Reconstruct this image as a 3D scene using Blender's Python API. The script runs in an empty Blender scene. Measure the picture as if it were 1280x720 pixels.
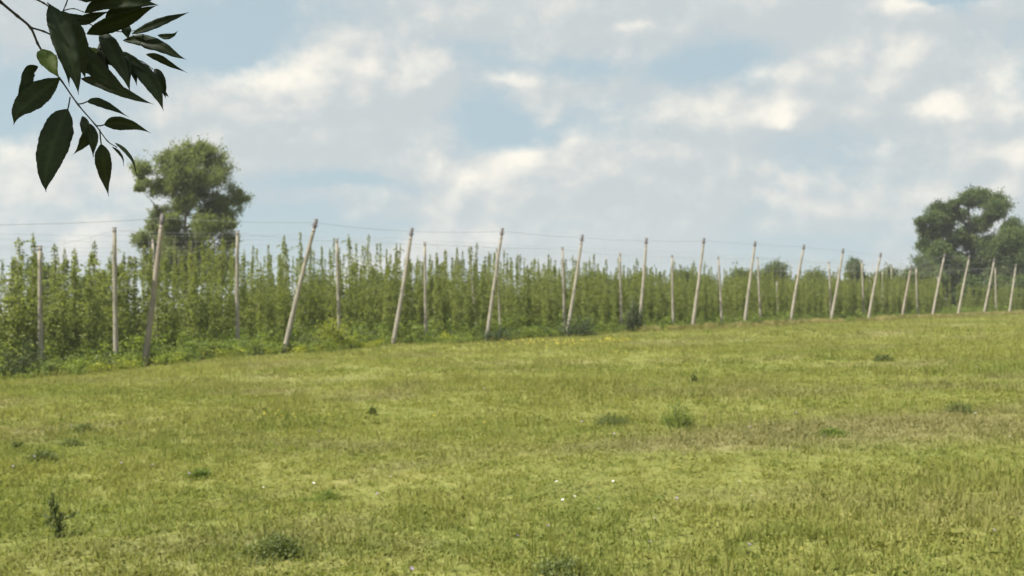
import bpy, math, random
import numpy as np
from mathutils import Vector, noise as mnoise

S = bpy.context.scene
COL = S.collection
random.seed(7)
R = np.random.default_rng(11)

# ------------------------------------------------------------------ camera, light, sky
F = 1229.0                       # focal length of the photograph in its own pixels (1280 wide)
CAMZ = 1.65
PITCH = math.atan(25.0 / F)
cam_d = bpy.data.cameras.new('camera')
cam = bpy.data.objects.new('camera', cam_d)
COL.objects.link(cam)
cam.location = (0, 0, CAMZ)
cam.rotation_euler = (math.pi / 2 + PITCH, 0, 0)
cam_d.sensor_width = 36.0
cam_d.lens = 36.0 * F / 1280.0
cam_d.clip_start = 0.05
cam_d.clip_end = 6000.0
cam_d.dof.use_dof = True
cam_d.dof.focus_distance = 1.35
cam_d.dof.aperture_fstop = 11.5
S.camera = cam

SUN_EL, SUN_AZ = math.radians(55), math.radians(248)      # azimuth clockwise from +Y
SUN_DIR = Vector((math.sin(SUN_AZ) * math.cos(SUN_EL), math.cos(SUN_AZ) * math.cos(SUN_EL), math.sin(SUN_EL)))
sd = bpy.data.lights.new('sun', 'SUN')
sd.energy = 4.8
sd.angle = math.radians(0.5)
sd.color = (1.0, 0.95, 0.86)
so = bpy.data.objects.new('sun', sd)
COL.objects.link(so)
so.rotation_euler = SUN_DIR.to_track_quat('Z', 'Y').to_euler()
so.location = (-20, -8, 40)

S.view_settings.view_transform = 'Standard'
S.view_settings.look = 'None'
S.view_settings.exposure = 1.2
S.view_settings.gamma = 1.0
try:
    S.cycles.max_bounces = 6
    S.cycles.transparent_max_bounces = 4
    S.cycles.volume_bounces = 0
except Exception:
    pass


def ray(px, py):
    """pixel of the photograph -> (x/y, z/y) of the sight line from the camera"""
    cx, cy = (px - 640.0) / F, (360.0 - py) / F
    y = math.cos(PITCH) - cy * math.sin(PITCH)
    z = math.sin(PITCH) + cy * math.cos(PITCH)
    return cx / y, z / y


class NT:
    """small helper for building node trees"""
    def __init__(self, tree):
        self.t = tree
        self.n = tree.nodes
        self.l = tree.links

    def new(self, kind, **kw):
        n = self.n.new(kind)
        for k, v in kw.items():
            setattr(n, k, v)
        return n

    def put(self, sock, v):
        if isinstance(v, bpy.types.NodeSocket):
            self.l.new(v, sock)
        elif v is not None:
            sock.default_value = v

    def math(self, op, a, b=None, c=None, clamp=False):
        n = self.new('ShaderNodeMath', operation=op, use_clamp=clamp)
        self.put(n.inputs[0], a)
        if b is not None: self.put(n.inputs[1], b)
        if c is not None: self.put(n.inputs[2], c)
        return n.outputs[0]

    def vmath(self, op, a, b=None):
        n = self.new('ShaderNodeVectorMath', operation=op)
        self.put(n.inputs[0], a)
        if b is not None: self.put(n.inputs[1], b)
        return n.outputs['Value'] if op in ('DOT_PRODUCT', 'LENGTH') else n.outputs[0]

    def noise(self, vec, scale, detail=4, rough=0.5, dist=0.0, lac=2.0):
        n = self.new('ShaderNodeTexNoise')
        self.put(n.inputs['Vector'], vec)
        n.inputs['Scale'].default_value = scale
        n.inputs['Detail'].default_value = detail
        n.inputs['Roughness'].default_value = rough
        n.inputs['Distortion'].default_value = dist
        n.inputs['Lacunarity'].default_value = lac
        return n.outputs['Fac'], n.outputs['Color']

    def smooth(self, v, lo, hi):
        n = self.new('ShaderNodeMapRange', interpolation_type='SMOOTHSTEP')
        self.put(n.inputs['Value'], v)
        n.inputs['From Min'].default_value = lo
        n.inputs['From Max'].default_value = hi
        return n.outputs['Result']

    def mix(self, f, a, b, mode='MIX'):
        n = self.new('ShaderNodeMix', data_type='RGBA', blend_type=mode)
        self.put(n.inputs[0], f)
        for s, v in ((n.inputs[6], a), (n.inputs[7], b)):
            if isinstance(v, tuple) and len(v) == 3: v = v + (1,)
            self.put(s, v)
        return n.outputs[2]


W = bpy.data.worlds.new('World')
S.world = W
W.use_nodes = True
t = NT(W.node_tree)
t.n.clear()
sky = t.new('ShaderNodeTexSky', sky_type='NISHITA', sun_disc=False, sun_elevation=SUN_EL, sun_rotation=SUN_AZ,
            air_density=1.0, dust_density=1.6, ozone_density=1.2)
tc = t.new('ShaderNodeTexCoord').outputs['Generated']
sep = t.new('ShaderNodeSeparateXYZ'); t.put(sep.inputs[0], tc)
az = t.math('ARCTAN2', sep.outputs[0], sep.outputs[1])
el = t.math('ARCSINE', sep.outputs[2])
strd = t.vmath('MULTIPLY', tc, (1.0, 1.0, 1.30))
_, wob = t.noise(strd, 9.0, 5, 0.6)
wob = t.vmath('MULTIPLY', t.vmath('SUBTRACT', wob, (0.5, 0.5, 0.5)), (0.085, 0.06, 0.0))
comb = t.new('ShaderNodeCombineXYZ'); t.put(comb.inputs[0], az); t.put(comb.inputs[1], el)
ae = t.vmath('ADD', comb.outputs[0], wob)


def blobs(lst):
    tot = None
    for (px, py, rx, ry, a) in lst:
        u, w = ray(px, py)
        a0, e0 = math.atan(u), math.atan(w * math.cos(math.atan(u)))
        d = t.vmath('MULTIPLY', t.vmath('SUBTRACT', ae, (a0, e0, 0)), (F / rx, F / ry, 0))
        q = t.math('EXPONENT', t.math('MULTIPLY', t.vmath('DOT_PRODUCT', d, d), -1.0))
        tot = t.math('MULTIPLY', q, a) if tot is None else t.math('MULTIPLY_ADD', q, a, tot)
    return tot


# where the cloud is thick (+) and where blue or blue-grey shows through (-)
dens_b = blobs([(400, 140, 150, 60, .16), (760, 240, 170, 35, .12), (1110, 70, 140, 60, .16), (40, 215, 70, 60, .16),
                (640, 20, 170, 35, .10), (1230, 170, 90, 50, .10), (620, 215, 60, 30, .10), (910, 150, 90, 60, .08),
                (690, 108, 90, 14, .10), (450, 262, 90, 14, .08), (880, 290, 90, 22, .06), (30, 30, 60, 40, .12),
                (275, 62, 62, 34, -.24), (610, 165, 60, 30, -.17), (700, 165, 60, 22, -.12), (1190, 0, 40, 12, -.34),
                (25, 130, 40, 22, -.20), (420, 232, 120, 10, -.14), (890, 75, 55, 22, -.16), (750, 85, 90, 16, -.10),
                (340, 275, 130, 14, -.12), (1080, 300, 110, 18, -.12), (820, 215, 60, 16, -.06), (470, 90, 25, 12, -.10),
                (540, 20, 60, 14, -.05), (140, 260, 120, 14, -.08), (700, 290, 90, 10, -.10), (600, 60, 80, 14, -.06)])
lit_b = blobs([(648, 192, 26, 15, .8), (600, 222, 42, 22, .55), (952, 90, 22, 13, .7), (990, 145, 20, 14, .7),
               (1165, 130, 26, 14, .8), (1107, 182, 13, 10, .8), (1262, 108, 30, 24, .8), (1135, 8, 34, 12, .7),
               (790, 33, 34, 10, .6), (572, 140, 12, 10, .5), (590, 158, 16, 10, .5), (330, 98, 60, 20, .55),
               (15, 180, 34, 22, .6), (650, 102, 40, 9, .45), (20, 225, 40, 26, .35), (470, 245, 26, 8, .35),
               (1080, 60, 80, 22, .35), (1260, 185, 40, 14, .4), (860, 150, 60, 14, .30), (430, 80, 50, 14, .3),
               (720, 225, 40, 14, .25), (960, 240, 40, 26, .3), (310, 80, 24, 10, .3), (750, 125, 20, 9, .3)])
n1, _ = t.noise(strd, 5.0, 10, 0.54, 0.1)
offv = t.vmath('ADD', strd, (-0.012, 0.0, 0.022))
n2, _ = t.noise(offv, 5.0, 10, 0.54, 0.1)
n3, _ = t.noise(t.vmath('ADD', strd, (3.1, 1.7, 0.4)), 11.0, 6, 0.6)
def billow(vec, scale):
    f, _ = t.noise(vec, scale, 5, 0.55)
    return t.math('ABSOLUTE', t.math('MULTIPLY_ADD', f, 2.0, -1.0))


b1 = t.math('ADD', billow(strd, 10.0), t.math('MULTIPLY', billow(strd, 24.0), 0.5))
b2 = t.math('ADD', billow(offv, 10.0), t.math('MULTIPLY', billow(offv, 24.0), 0.5))
n1 = t.math('MULTIPLY_ADD', b1, 0.16, n1)
n2 = t.math('MULTIPLY_ADD', b2, 0.16, n2)
dens = t.math('ADD', t.math('MULTIPLY_ADD', n1, 1.0, 0.0), t.math('MULTIPLY', dens_b, 1.15))
cover = t.smooth(dens, 0.36, 0.60)
relief = t.math('MULTIPLY', t.math('SUBTRACT', n1, n2), 2.9)
lit = t.math('ADD', t.math('ADD', relief, 0.20), t.math('MULTIPLY', lit_b, t.math('ADD', t.math('MULTIPLY', n3, 1.6), 0.05)))
lit = t.math('ADD', lit, t.math('MULTIPLY', t.math('SUBTRACT', n3, 0.5), 0.35), clamp=True)
cloud = t.mix(t.smooth(lit, 0.05, 1.0), (4.25, 4.66, 4.80), (7.4, 7.05, 6.3))
# thinner, darker undersides where the cloud is thin
blue = t.mix(0.86, t.vmath('MULTIPLY', sky.outputs[0], (0.8, 0.95, 1.05)), (3.55, 4.45, 4.78))
skyc = t.mix(cover, blue, cloud)
# whitish air low down
low = t.math('SUBTRACT', 1.0, t.smooth(sep.outputs[2], 0.0, 0.16))
skyc = t.mix(t.math('MULTIPLY', low, 0.35), skyc, (4.3, 4.85, 5.0))
bg = t.new('ShaderNodeBackground'); t.put(bg.inputs[0], skyc); bg.inputs[1].default_value = 0.0595
wo = t.new('ShaderNodeOutputWorld'); t.l.new(bg.outputs[0], wo.inputs[0])


# ------------------------------------------------------------------ naming helpers
def tag(o, label=None, cat=None, group=None, kind=None):
    if label: o['label'] = label
    if cat: o['category'] = cat
    if group: o['group'] = group
    if kind: o['kind'] = kind
    return o


def link(o, parent=None):
    COL.objects.link(o)
    if parent is not None: o.parent = parent
    return o


def empty(name, loc, rz=0.0):
    o = bpy.data.objects.new(name, None)
    o.location = loc
    o.rotation_euler = (0, 0, rz)
    o.empty_display_size = 0.3
    return link(o)


def mesh(name, V, Fc, mats, mi=None, attr=None, smooth=False):
    """V n x 3 array, Fc list of arrays of faces (each k x m), optional per face material index and 'lv' value"""
    me = bpy.data.meshes.new(name)
    if not isinstance(Fc, (list, tuple)): Fc = [Fc]
    Fc = [np.asarray(f, dtype=np.int32) for f in Fc if len(f)]
    nl = sum(f.size for f in Fc)
    nf = sum(len(f) for f in Fc)
    me.vertices.add(len(V))
    me.vertices.foreach_set('co', np.asarray(V, dtype=np.float32).ravel())
    me.loops.add(nl)
    me.polygons.add(nf)
    me.loops.foreach_set('vertex_index', np.concatenate([f.ravel() for f in Fc]))
    sizes = np.concatenate([np.full(len(f), f.shape[1]) for f in Fc])
    me.polygons.foreach_set('loop_start', np.concatenate([[0], np.cumsum(sizes)[:-1]]).astype(np.int32))
    for m in mats: me.materials.append(m)
    if mi is not None: me.polygons.foreach_set('material_index', np.asarray(mi, dtype=np.int32))
    if smooth: me.polygons.foreach_set('use_smooth', np.ones(nf, dtype=bool))
    if attr is not None:
        a = me.attributes.new('lv', 'FLOAT', 'POINT')
        a.data.foreach_set('value', np.asarray(attr, dtype=np.float32))
    me.update()
    me.validate()
    return me


def obj(name, me, parent=None, loc=None):
    o = bpy.data.objects.new(name, me)
    if loc is not None: o.location = loc
    return link(o, parent)


class Geo:
    """collects vertices and faces of several shapes that make ONE part"""
    def __init__(self):
        self.V, self.Q, self.T, self.A = [], [], [], []
        self.mq, self.mt = [], []
        self.n = 0

    def add(self, V, quads=None, tris=None, val=0.5, m=0):
        V = np.asarray(V, dtype=float).reshape(-1, 3)
        if quads is not None and len(quads):
            q = np.asarray(quads) + self.n
            self.Q.append(q); self.mq.append(np.full(len(q), m))
        if tris is not None and len(tris):
            q = np.asarray(tris) + self.n
            self.T.append(q); self.mt.append(np.full(len(q), m))
        self.V.append(V)
        self.A.append(np.broadcast_to(np.asarray(val, dtype=float), (len(V),)))
        self.n += len(V)

    def tube(self, pts, rad, k=6, val=0.5, m=0, cap=True):
        pts = np.asarray(pts, dtype=float)
        rad = np.broadcast_to(np.asarray(rad, dtype=float), (len(pts),))
        tan = np.gradient(pts, axis=0)
        tan /= np.linalg.norm(tan, axis=1)[:, None] + 1e-9
        up = np.array([0, 0, 1.0]) if abs(tan[0][2]) < 0.9 else np.array([1.0, 0, 0])
        V = []
        for p, tg, r in zip(pts, tan, rad):
            a = np.cross(tg, up); a /= np.linalg.norm(a) + 1e-9
            b = np.cross(tg, a)
            for j in range(k):
                th = 2 * math.pi * j / k
                V.append(p + r * (math.cos(th) * a + math.sin(th) * b))
        Q = []
        for i in range(len(pts) - 1):
            for j in range(k):
                Q.append((i * k + j, i * k + (j + 1) % k, (i + 1) * k + (j + 1) % k, (i + 1) * k + j))
        T = []
        if cap:
            n = len(V)
            V.append(pts[0]); V.append(pts[-1])
            e = (len(pts) - 1) * k
            for j in range(k):
                T.append((n, (j + 1) % k, j)); T.append((n + 1, e + j, e + (j + 1) % k))
        self.add(V, Q, T, val, m)

    def leaves(self, C, size, aspect=0.55, droop=0.0, m=0, up=0.0, lv=None):
        """one folded, pointed leaf of four triangles at every centre"""
        C = np.asarray(C, dtype=float)
        n = len(C)
        if n == 0: return
        size = np.broadcast_to(np.asarray(size, dtype=float), (n,))
        ax = R.normal(size=(n, 3)); ax[:, 2] -= droop
        ax /= np.linalg.norm(ax, axis=1)[:, None]
        nr = R.normal(size=(n, 3)); nr[:, 2] += up
        sd_ = np.cross(ax, nr); sd_ /= np.linalg.norm(sd_, axis=1)[:, None] + 1e-9
        nn = np.cross(sd_, ax)
        L = size[:, None]
        v0 = C - ax * L * .5
        v1 = C + sd_ * L * aspect * .5 + nn * L * .08 - ax * L * .08
        v2 = C + ax * L * .5 - nn * L * .06
        v3 = C - sd_ * L * aspect * .5 + nn * L * .08 - ax * L * .08
        V = np.stack([v0, v1, v2, v3], 1).reshape(-1, 3)
        b = (np.arange(n) * 4)[:, None]
        T = np.concatenate([b + np.array([[0, 1, 2]]), b + np.array([[0, 2, 3]])])
        if lv is None: lv = R.random(n)
        self.add(V, None, T, np.repeat(lv, 4), m)

    def build(self, name, mats, smooth=False):
        if not isinstance(mats, (list, tuple)): mats = [mats]
        Fs, mi = [], []
        if self.Q: Fs.append(np.concatenate(self.Q)); mi.append(np.concatenate(self.mq))
        if self.T: Fs.append(np.concatenate(self.T)); mi.append(np.concatenate(self.mt))
        return mesh(name, np.concatenate(self.V), Fs, mats, np.concatenate(mi), np.concatenate(self.A), smooth)


# ------------------------------------------------------------------ materials
def ramp(t_, f, stops):
    n = t_.new('ShaderNodeValToRGB')
    e = n.color_ramp.elements
    while len(e) < len(stops): e.new(0.5)
    for q, (p, c) in zip(e, stops):
        q.position = p; q.color = c + (1,)
    t_.put(n.inputs[0], f)
    return n.outputs[0]


def foliage_mat(name, dark, mid, lite, trans=0.35, patch=0.6, gloss=0.12, vary=0.0):
    """leaf colour: varies leaf by leaf and plant by plant, part diffuse, part light through the leaf"""
    m = bpy.data.materials.new(name); m.use_nodes = True
    t_ = NT(m.node_tree); t_.n.clear()
    at = t_.new('ShaderNodeAttribute', attribute_name='lv').outputs['Fac']
    geo = t_.new('ShaderNodeNewGeometry')
    nz, _ = t_.noise(geo.outputs['Position'], patch, 3, 0.6)
    f = t_.math('ADD', t_.math('MULTIPLY', at, 0.6), t_.math('MULTIPLY', t_.math('SUBTRACT', nz, 0.28), 0.85), clamp=True)
    oi = t_.new('ShaderNodeObjectInfo').outputs['Random']
    f = t_.math('ADD', f, t_.math('MULTIPLY', t_.math('SUBTRACT', oi, 0.5), vary), clamp=True)
    c = ramp(t_, f, [(0.0, dark), (0.5, mid), (1.0, lite)])
    d = t_.new('ShaderNodeBsdfPrincipled')
    t_.put(d.inputs['Base Color'], c)
    d.inputs['Roughness'].default_value = 0.55
    d.inputs['Specular IOR Level'].default_value = gloss * 2
    tr = t_.new('ShaderNodeBsdfTranslucent'); t_.put(tr.inputs[0], t_.vmath('MULTIPLY', c, (1.15, 1.25, 0.6)))
    mx = t_.new('ShaderNodeMixShader'); mx.inputs[0].default_value = trans
    t_.l.new(d.outputs[0], mx.inputs[1]); t_.l.new(tr.outputs[0], mx.inputs[2])
    o = t_.new('ShaderNodeOutputMaterial'); t_.l.new(mx.outputs[0], o.inputs[0])
    return m


def plain_mat(name, c1, c2, scale=6.0, rough=0.8, stretch=(1, 1, 1), bump=0.0, metal=0.0):
    m = bpy.data.materials.new(name); m.use_nodes = True
    t_ = NT(m.node_tree)
    b = t_.n['Principled BSDF']
    tc_ = t_.new('ShaderNodeTexCoord').outputs['Object']
    v = t_.vmath('MULTIPLY', tc_, stretch)
    f, _ = t_.noise(v, scale, 6, 0.65)
    f = t_.smooth(f, 0.3, 0.7)
    t_.put(b.inputs['Base Color'], t_.mix(f, c1, c2))
    b.inputs['Roughness'].default_value = rough
    b.inputs['Metallic'].default_value = metal
    if bump:
        bn = t_.new('ShaderNodeBump'); bn.inputs['Strength'].default_value = bump
        t_.put(bn.inputs['Height'], f); t_.l.new(bn.outputs[0], b.inputs['Normal'])
    return m


def meadow_colour(t_, extra=None):
    """colour of the meadow at a place: shared by the soil sheet and the grass standing on it"""
    pos = t_.new('ShaderNodeNewGeometry').outputs['Position']
    p = t_.vmath('MULTIPLY', pos, (1.0, 1.0, 0.0))
    big, _ = t_.noise(p, 0.075, 4, 0.6, 0.4)
    med, _ = t_.noise(t_.vmath('ADD', p, (40, 9, 0)), 0.38, 5, 0.65, 0.3)
    fine, _ = t_.noise(p, 3.4, 4, 0.7)
    brown, _ = t_.noise(t_.vmath('ADD', t_.vmath('MULTIPLY', p, (0.7, 1.0, 1)), (7, 80, 0)), 0.21, 5, 0.6, 0.6)
    f = t_.math('ADD', t_.math('MULTIPLY', big, 0.55), t_.math('MULTIPLY', med, 0.6))
    f = t_.math('ADD', f, t_.math('MULTIPLY', t_.math('SUBTRACT', fine, 0.5), 0.5))
    if extra is not None:
        f = t_.math('ADD', f, t_.math('MULTIPLY', t_.math('SUBTRACT', extra, 0.5), 0.55))
    c = ramp(t_, t_.smooth(f, 0.06, 1.08), [(0.0, GRASS_A), (0.35, GRASS_B), (0.7, GRASS_C), (1.0, GRASS_D)])
    # patches of flowering, brownish grass
    q = t_.vmath('MULTIPLY', t_.vmath('SUBTRACT', p, (3.6, 12.2, 0)), (1 / 3.2, 1 / 2.2, 0))
    q = t_.math('EXPONENT', t_.math('MULTIPLY', t_.vmath('DOT_PRODUCT', q, q), -1.0))
    brown = t_.math('MULTIPLY_ADD', q, 0.11, brown)
    c = t_.mix(t_.math('MULTIPLY', t_.smooth(brown, 0.50, 0.68), 0.55), c, GRASS_BR)
    return c


GRASS_A = (0.122, 0.158, 0.040)
GRASS_B = (0.176, 0.196, 0.054)
GRASS_C = (0.232, 0.230, 0.070)
GRASS_D = (0.270, 0.258, 0.112)
GRASS_BR = (0.235, 0.205, 0.120)

m_grass = bpy.data.materials.new('meadow_grass'); m_grass.use_nodes = True
t = NT(m_grass.node_tree); t.n.clear()
tint = t.new('ShaderNodeAttribute', attribute_name='tint', attribute_type='INSTANCER').outputs['Fac']
lv = t.new('ShaderNodeAttribute', attribute_name='lv').outputs['Fac']
c = meadow_colour(t, t.math('ADD', t.math('MULTIPLY', tint, 0.6), t.math('MULTIPLY', lv, 0.4)))
df = t.new('ShaderNodeBsdfDiffuse'); t.put(df.inputs[0], c)
tr = t.new('ShaderNodeBsdfTranslucent'); t.put(tr.inputs[0], t.vmath('MULTIPLY', c, (1.2, 1.25, 0.8)))
mx = t.new('ShaderNodeMixShader'); mx.inputs[0].default_value = 0.4
t.l.new(df.outputs[0], mx.inputs[1]); t.l.new(tr.outputs[0], mx.inputs[2])
t.l.new(mx.outputs[0], t.new('ShaderNodeOutputMaterial').inputs[0])

m_soil = bpy.data.materials.new('meadow_soil'); m_soil.use_nodes = True
t = NT(m_soil.node_tree)
b = t.n['Principled BSDF']
c = meadow_colour(t)
pos = t.new('ShaderNodeNewGeometry').outputs['Position']
fn, _ = t.noise(pos, 14.0, 5, 0.75)
t.put(b.inputs['Base Color'], t.mix(t.smooth(fn, 0.35, 0.65), t.vmath('MULTIPLY', c, (0.62, 0.62, 0.60)), c))
b.inputs['Roughness'].default_value = 0.95
b.inputs['Specular IOR Level'].default_value = 0.1
bn = t.new('ShaderNodeBump'); bn.inputs['Strength'].default_value = 0.7; bn.inputs['Distance'].default_value = 0.06
t.put(bn.inputs['Height'], fn); t.l.new(bn.outputs[0], b.inputs['Normal'])

m_hop = foliage_mat('hop_leaves', (0.100, 0.125, 0.036), (0.190, 0.212, 0.062), (0.29, 0.305, 0.10), 0.5, 0.5, 0.10, 0.30)
m_tree_l = foliage_mat('willow_leaves', (0.095, 0.122, 0.050), (0.165, 0.192, 0.075), (0.24, 0.26, 0.11), 0.5, 0.35)
m_tree_r = foliage_mat('poplar_leaves', (0.032, 0.058, 0.018), (0.080, 0.115, 0.034), (0.165, 0.200, 0.060), 0.38, 0.3)
m_far = foliage_mat('far_leaves', (0.050, 0.080, 0.028), (0.095, 0.130, 0.042), (0.16, 0.19, 0.06), 0.35, 0.2)
m_weed = foliage_mat('weed_leaves', (0.085, 0.120, 0.026), (0.17, 0.22, 0.05), (0.27, 0.30, 0.08), 0.45, 0.7, 0.08, 0.4)
m_weed_y = foliage_mat('yellow_weed_leaves', (0.17, 0.20, 0.03), (0.29, 0.31, 0.04), (0.42, 0.40, 0.05), 0.4, 0.9)
m_dark = foliage_mat('dark_weed_leaves', (0.045, 0.065, 0.026), (0.085, 0.110, 0.040), (0.15, 0.17, 0.06), 0.35, 1.5)
m_deep = foliage_mat('dark_bush_leaves', (0.020, 0.038, 0.014), (0.045, 0.068, 0.024), (0.09, 0.115, 0.04), 0.25, 1.5)
m_clump = foliage_mat('clump_leaves', (0.070, 0.095, 0.032), (0.125, 0.150, 0.048), (0.19, 0.21, 0.07), 0.4, 1.5)
m_dry = foliage_mat('dry_grass', (0.19, 0.19, 0.065), (0.27, 0.235, 0.095), (0.34, 0.285, 0.14), 0.35, 0.4)
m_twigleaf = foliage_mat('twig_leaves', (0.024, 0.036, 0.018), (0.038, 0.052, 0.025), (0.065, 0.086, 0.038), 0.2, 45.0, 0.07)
m_paleleaf = foliage_mat('pale_leaf', (0.15, 0.20, 0.05), (0.20, 0.26, 0.07), (0.26, 0.31, 0.10), 0.5, 25.0)
m_bark = plain_mat('bark', (0.06, 0.05, 0.04), (0.13, 0.11, 0.09), 9, 0.9, (1, 1, .3), 0.6)
m_twig = plain_mat('twig_bark', (0.035, 0.030, 0.026), (0.075, 0.062, 0.05), 60, 0.8)
m_bark2 = plain_mat('pale_bark', (0.12, 0.11, 0.09), (0.24, 0.21, 0.18), 5, 0.9, (1, 1, .3), 0.5)
m_wire = plain_mat('steel_wire', (0.26, 0.26, 0.26), (0.36, 0.36, 0.36), 4, 0.5, metal=0.3)
m_iron = plain_mat('pole_iron', (0.05, 0.045, 0.045), (0.10, 0.08, 0.07), 12, 0.7)
m_string = plain_mat('training_string', (0.18, 0.17, 0.12), (0.30, 0.28, 0.2), 20, 0.9)
m_stem = plain_mat('weed_stem', (0.05, 0.07, 0.03), (0.10, 0.11, 0.05), 30, 0.8)


def pole_material(name, a, b_, moss):
    m = bpy.data.materials.new(name); m.use_nodes = True
    t_ = NT(m.node_tree)
    bs = t_.n['Principled BSDF']
    tc_ = t_.new('ShaderNodeTexCoord').outputs['Object']
    g1, _ = t_.noise(t_.vmath('MULTIPLY', tc_, (1, 1, .12)), 14, 6, 0.7)
    g2, _ = t_.noise(tc_, 1.1, 5, 0.6)
    c_ = t_.mix(t_.smooth(g1, 0.3, 0.7), a, b_)
    g3, _ = t_.noise(t_.vmath('MULTIPLY', tc_, (1, 1, .5)), 5.5, 6, 0.75)
    c_ = t_.mix(t_.math('MULTIPLY', t_.smooth(g2, 0.45, 0.65), 0.65), c_, moss)
    c_ = t_.mix(t_.math('MULTIPLY', t_.smooth(g3, 0.56, 0.64), 0.7), c_, (0.09, 0.08, 0.06))
    t_.put(bs.inputs['Base Color'], c_)
    bs.inputs['Roughness'].default_value = 0.85
    bn_ = t_.new('ShaderNodeBump'); bn_.inputs['Strength'].default_value = 0.4
    t_.put(bn_.inputs['Height'], g1); t_.l.new(bn_.outputs[0], bs.inputs['Normal'])
    return m


m_pole = pole_material('weathered_pole', (0.20, 0.178, 0.14), (0.35, 0.318, 0.255), (0.15, 0.138, 0.10))
m_pole_d = pole_material('brown_pole', (0.19, 0.16, 0.125), (0.31, 0.265, 0.21), (0.14, 0.125, 0.10))


# ------------------------------------------------------------------ ground
def ground(x, y):
    x = np.asarray(x, dtype=float); y = np.asarray(y, dtype=float)
    X = 260 * np.tanh(x / 260); Y = 320 * np.tanh(y / 320)
    z = 0.0303 * X - 0.0061 * Y
    r = np.hypot(x, y)
    k = np.clip((r - 5) / 20, 0, 1) * np.clip((400 - r) / 200, 0, 1)
    z = z + k * (0.09 * np.sin(x * .21 + 1.3) * np.sin(y * .17 + .4) + 0.05 * np.sin(x * .47 + y * .31))
    z = z - 0.62 * np.clip((-x - 11) / 11, 0, 1) ** 1.5 * np.clip((y - 8) / 20, 0, 1)
    z = z - 0.50 * np.clip((x - 12) / 50, 0, 1) * np.clip((y - 30) / 60, 0, 1)
    return z


def gz(x, y): return float(ground(x, y))


def axis(lo, hi, near, fine, growth):
    a = [0.0]; s = fine
    while a[-1] < hi:
        if a[-1] > near: s *= growth
        a.append(a[-1] + s)
    b_ = [0.0]; s = fine
    while b_[-1] > lo:
        if b_[-1] < -near: s *= growth
        b_.append(b_[-1] - s)
    return np.array(sorted(set(a + b_)))


gx = axis(-3000, 3000, 60, 1.5, 1.09)
gy = axis(-600, 4000, 110, 1.5, 1.09)
X, Y = np.meshgrid(gx, gy)
Z = ground(X, Y)
V = np.stack([X, Y, Z], -1).reshape(-1, 3)
nx, ny = len(gx), len(gy)
i = (np.arange(ny - 1)[:, None] * nx + np.arange(nx - 1)[None]).ravel()
ground_o = obj('ground', mesh('ground', V, np.stack([i, i + 1, i + nx + 1, i + nx], 1), [m_soil], smooth=True))
tag(ground_o, 'gently rising meadow ground in olive green', None, None, 'structure')


# ------------------------------------------------------------------ scattering helper (for uncountable stuff)
def scatter(name, pts, rot, scl, idx, protos, tints, label, cat, mats):
    me = bpy.data.meshes.new(name)
    n = len(pts)
    me.vertices.add(n)
    me.vertices.foreach_set('co', np.asarray(pts, dtype=np.float32).ravel())
    for nm, tp, key, dat in (('rot', 'FLOAT_VECTOR', 'vector', rot), ('scl', 'FLOAT_VECTOR', 'vector', scl),
                             ('idx', 'INT', 'value', idx), ('tint', 'FLOAT', 'value', tints)):
        a = me.attributes.new(nm, tp, 'POINT')
        a.data.foreach_set(key, np.asarray(dat, dtype=np.int32 if tp == 'INT' else np.float32).ravel())
    for m in mats: me.materials.append(m)
    o = obj(name, me)
    col = bpy.data.collections.new(name + '_sources')
    for k, pm in enumerate(protos):
        col.objects.link(bpy.data.objects.new('%s_source_%02d' % (name, k), pm))
    ng = bpy.data.node_groups.new(name, 'GeometryNodeTree')
    ng.interface.new_socket('Geometry', in_out='INPUT', socket_type='NodeSocketGeometry')
    ng.interface.new_socket('Geometry', in_out='OUTPUT', socket_type='NodeSocketGeometry')
    N, L = ng.nodes, ng.links
    gi, go = N.new('NodeGroupInput'), N.new('NodeGroupOutput')
    ip = N.new('GeometryNodeInstanceOnPoints')
    ci = N.new('GeometryNodeCollectionInfo')
    ci.inputs['Collection'].default_value = col
    ci.inputs['Separate Children'].default_value = True
    ci.inputs['Reset Children'].default_value = True
    L.new(gi.outputs[0], ip.inputs['Points'])
    L.new(ci.outputs[0], ip.inputs['Instance'])
    ip.inputs['Pick Instance'].default_value = True
    for nm, tp, sock in (('idx', 'INT', 'Instance Index'), ('scl', 'FLOAT_VECTOR', 'Scale')):
        a = N.new('GeometryNodeInputNamedAttribute'); a.data_type = tp
        a.inputs['Name'].default_value = nm
        L.new(a.outputs['Attribute'], ip.inputs[sock])
    a = N.new('GeometryNodeInputNamedAttribute'); a.data_type = 'FLOAT_VECTOR'; a.inputs['Name'].default_value = 'rot'
    e = N.new('FunctionNodeEulerToRotation')
    L.new(a.outputs['Attribute'], e.inputs[0]); L.new(e.outputs[0], ip.inputs['Rotation'])
    L.new(ip.outputs[0], go.inputs[0])
    md = o.modifiers.new('scatter', 'NODES'); md.node_group = ng
    return tag(o, label, cat, None, 'stuff')


# the edge of the hop yard: a straight line on the ground
DR = np.array([0.6973, 0.7168]); NR = np.array([-0.7168, 0.6973])
PERP = 44.85                                  # distance from the camera to that line


def on_row(u, off=0.0):
    """point where the sight line x/y = u meets the line that lies OFF metres inside the yard"""
    # (u*y, y).NR = PERP+off
    y = (PERP + off) / (u * NR[0] + NR[1])
    return np.array([u * y, y])


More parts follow.
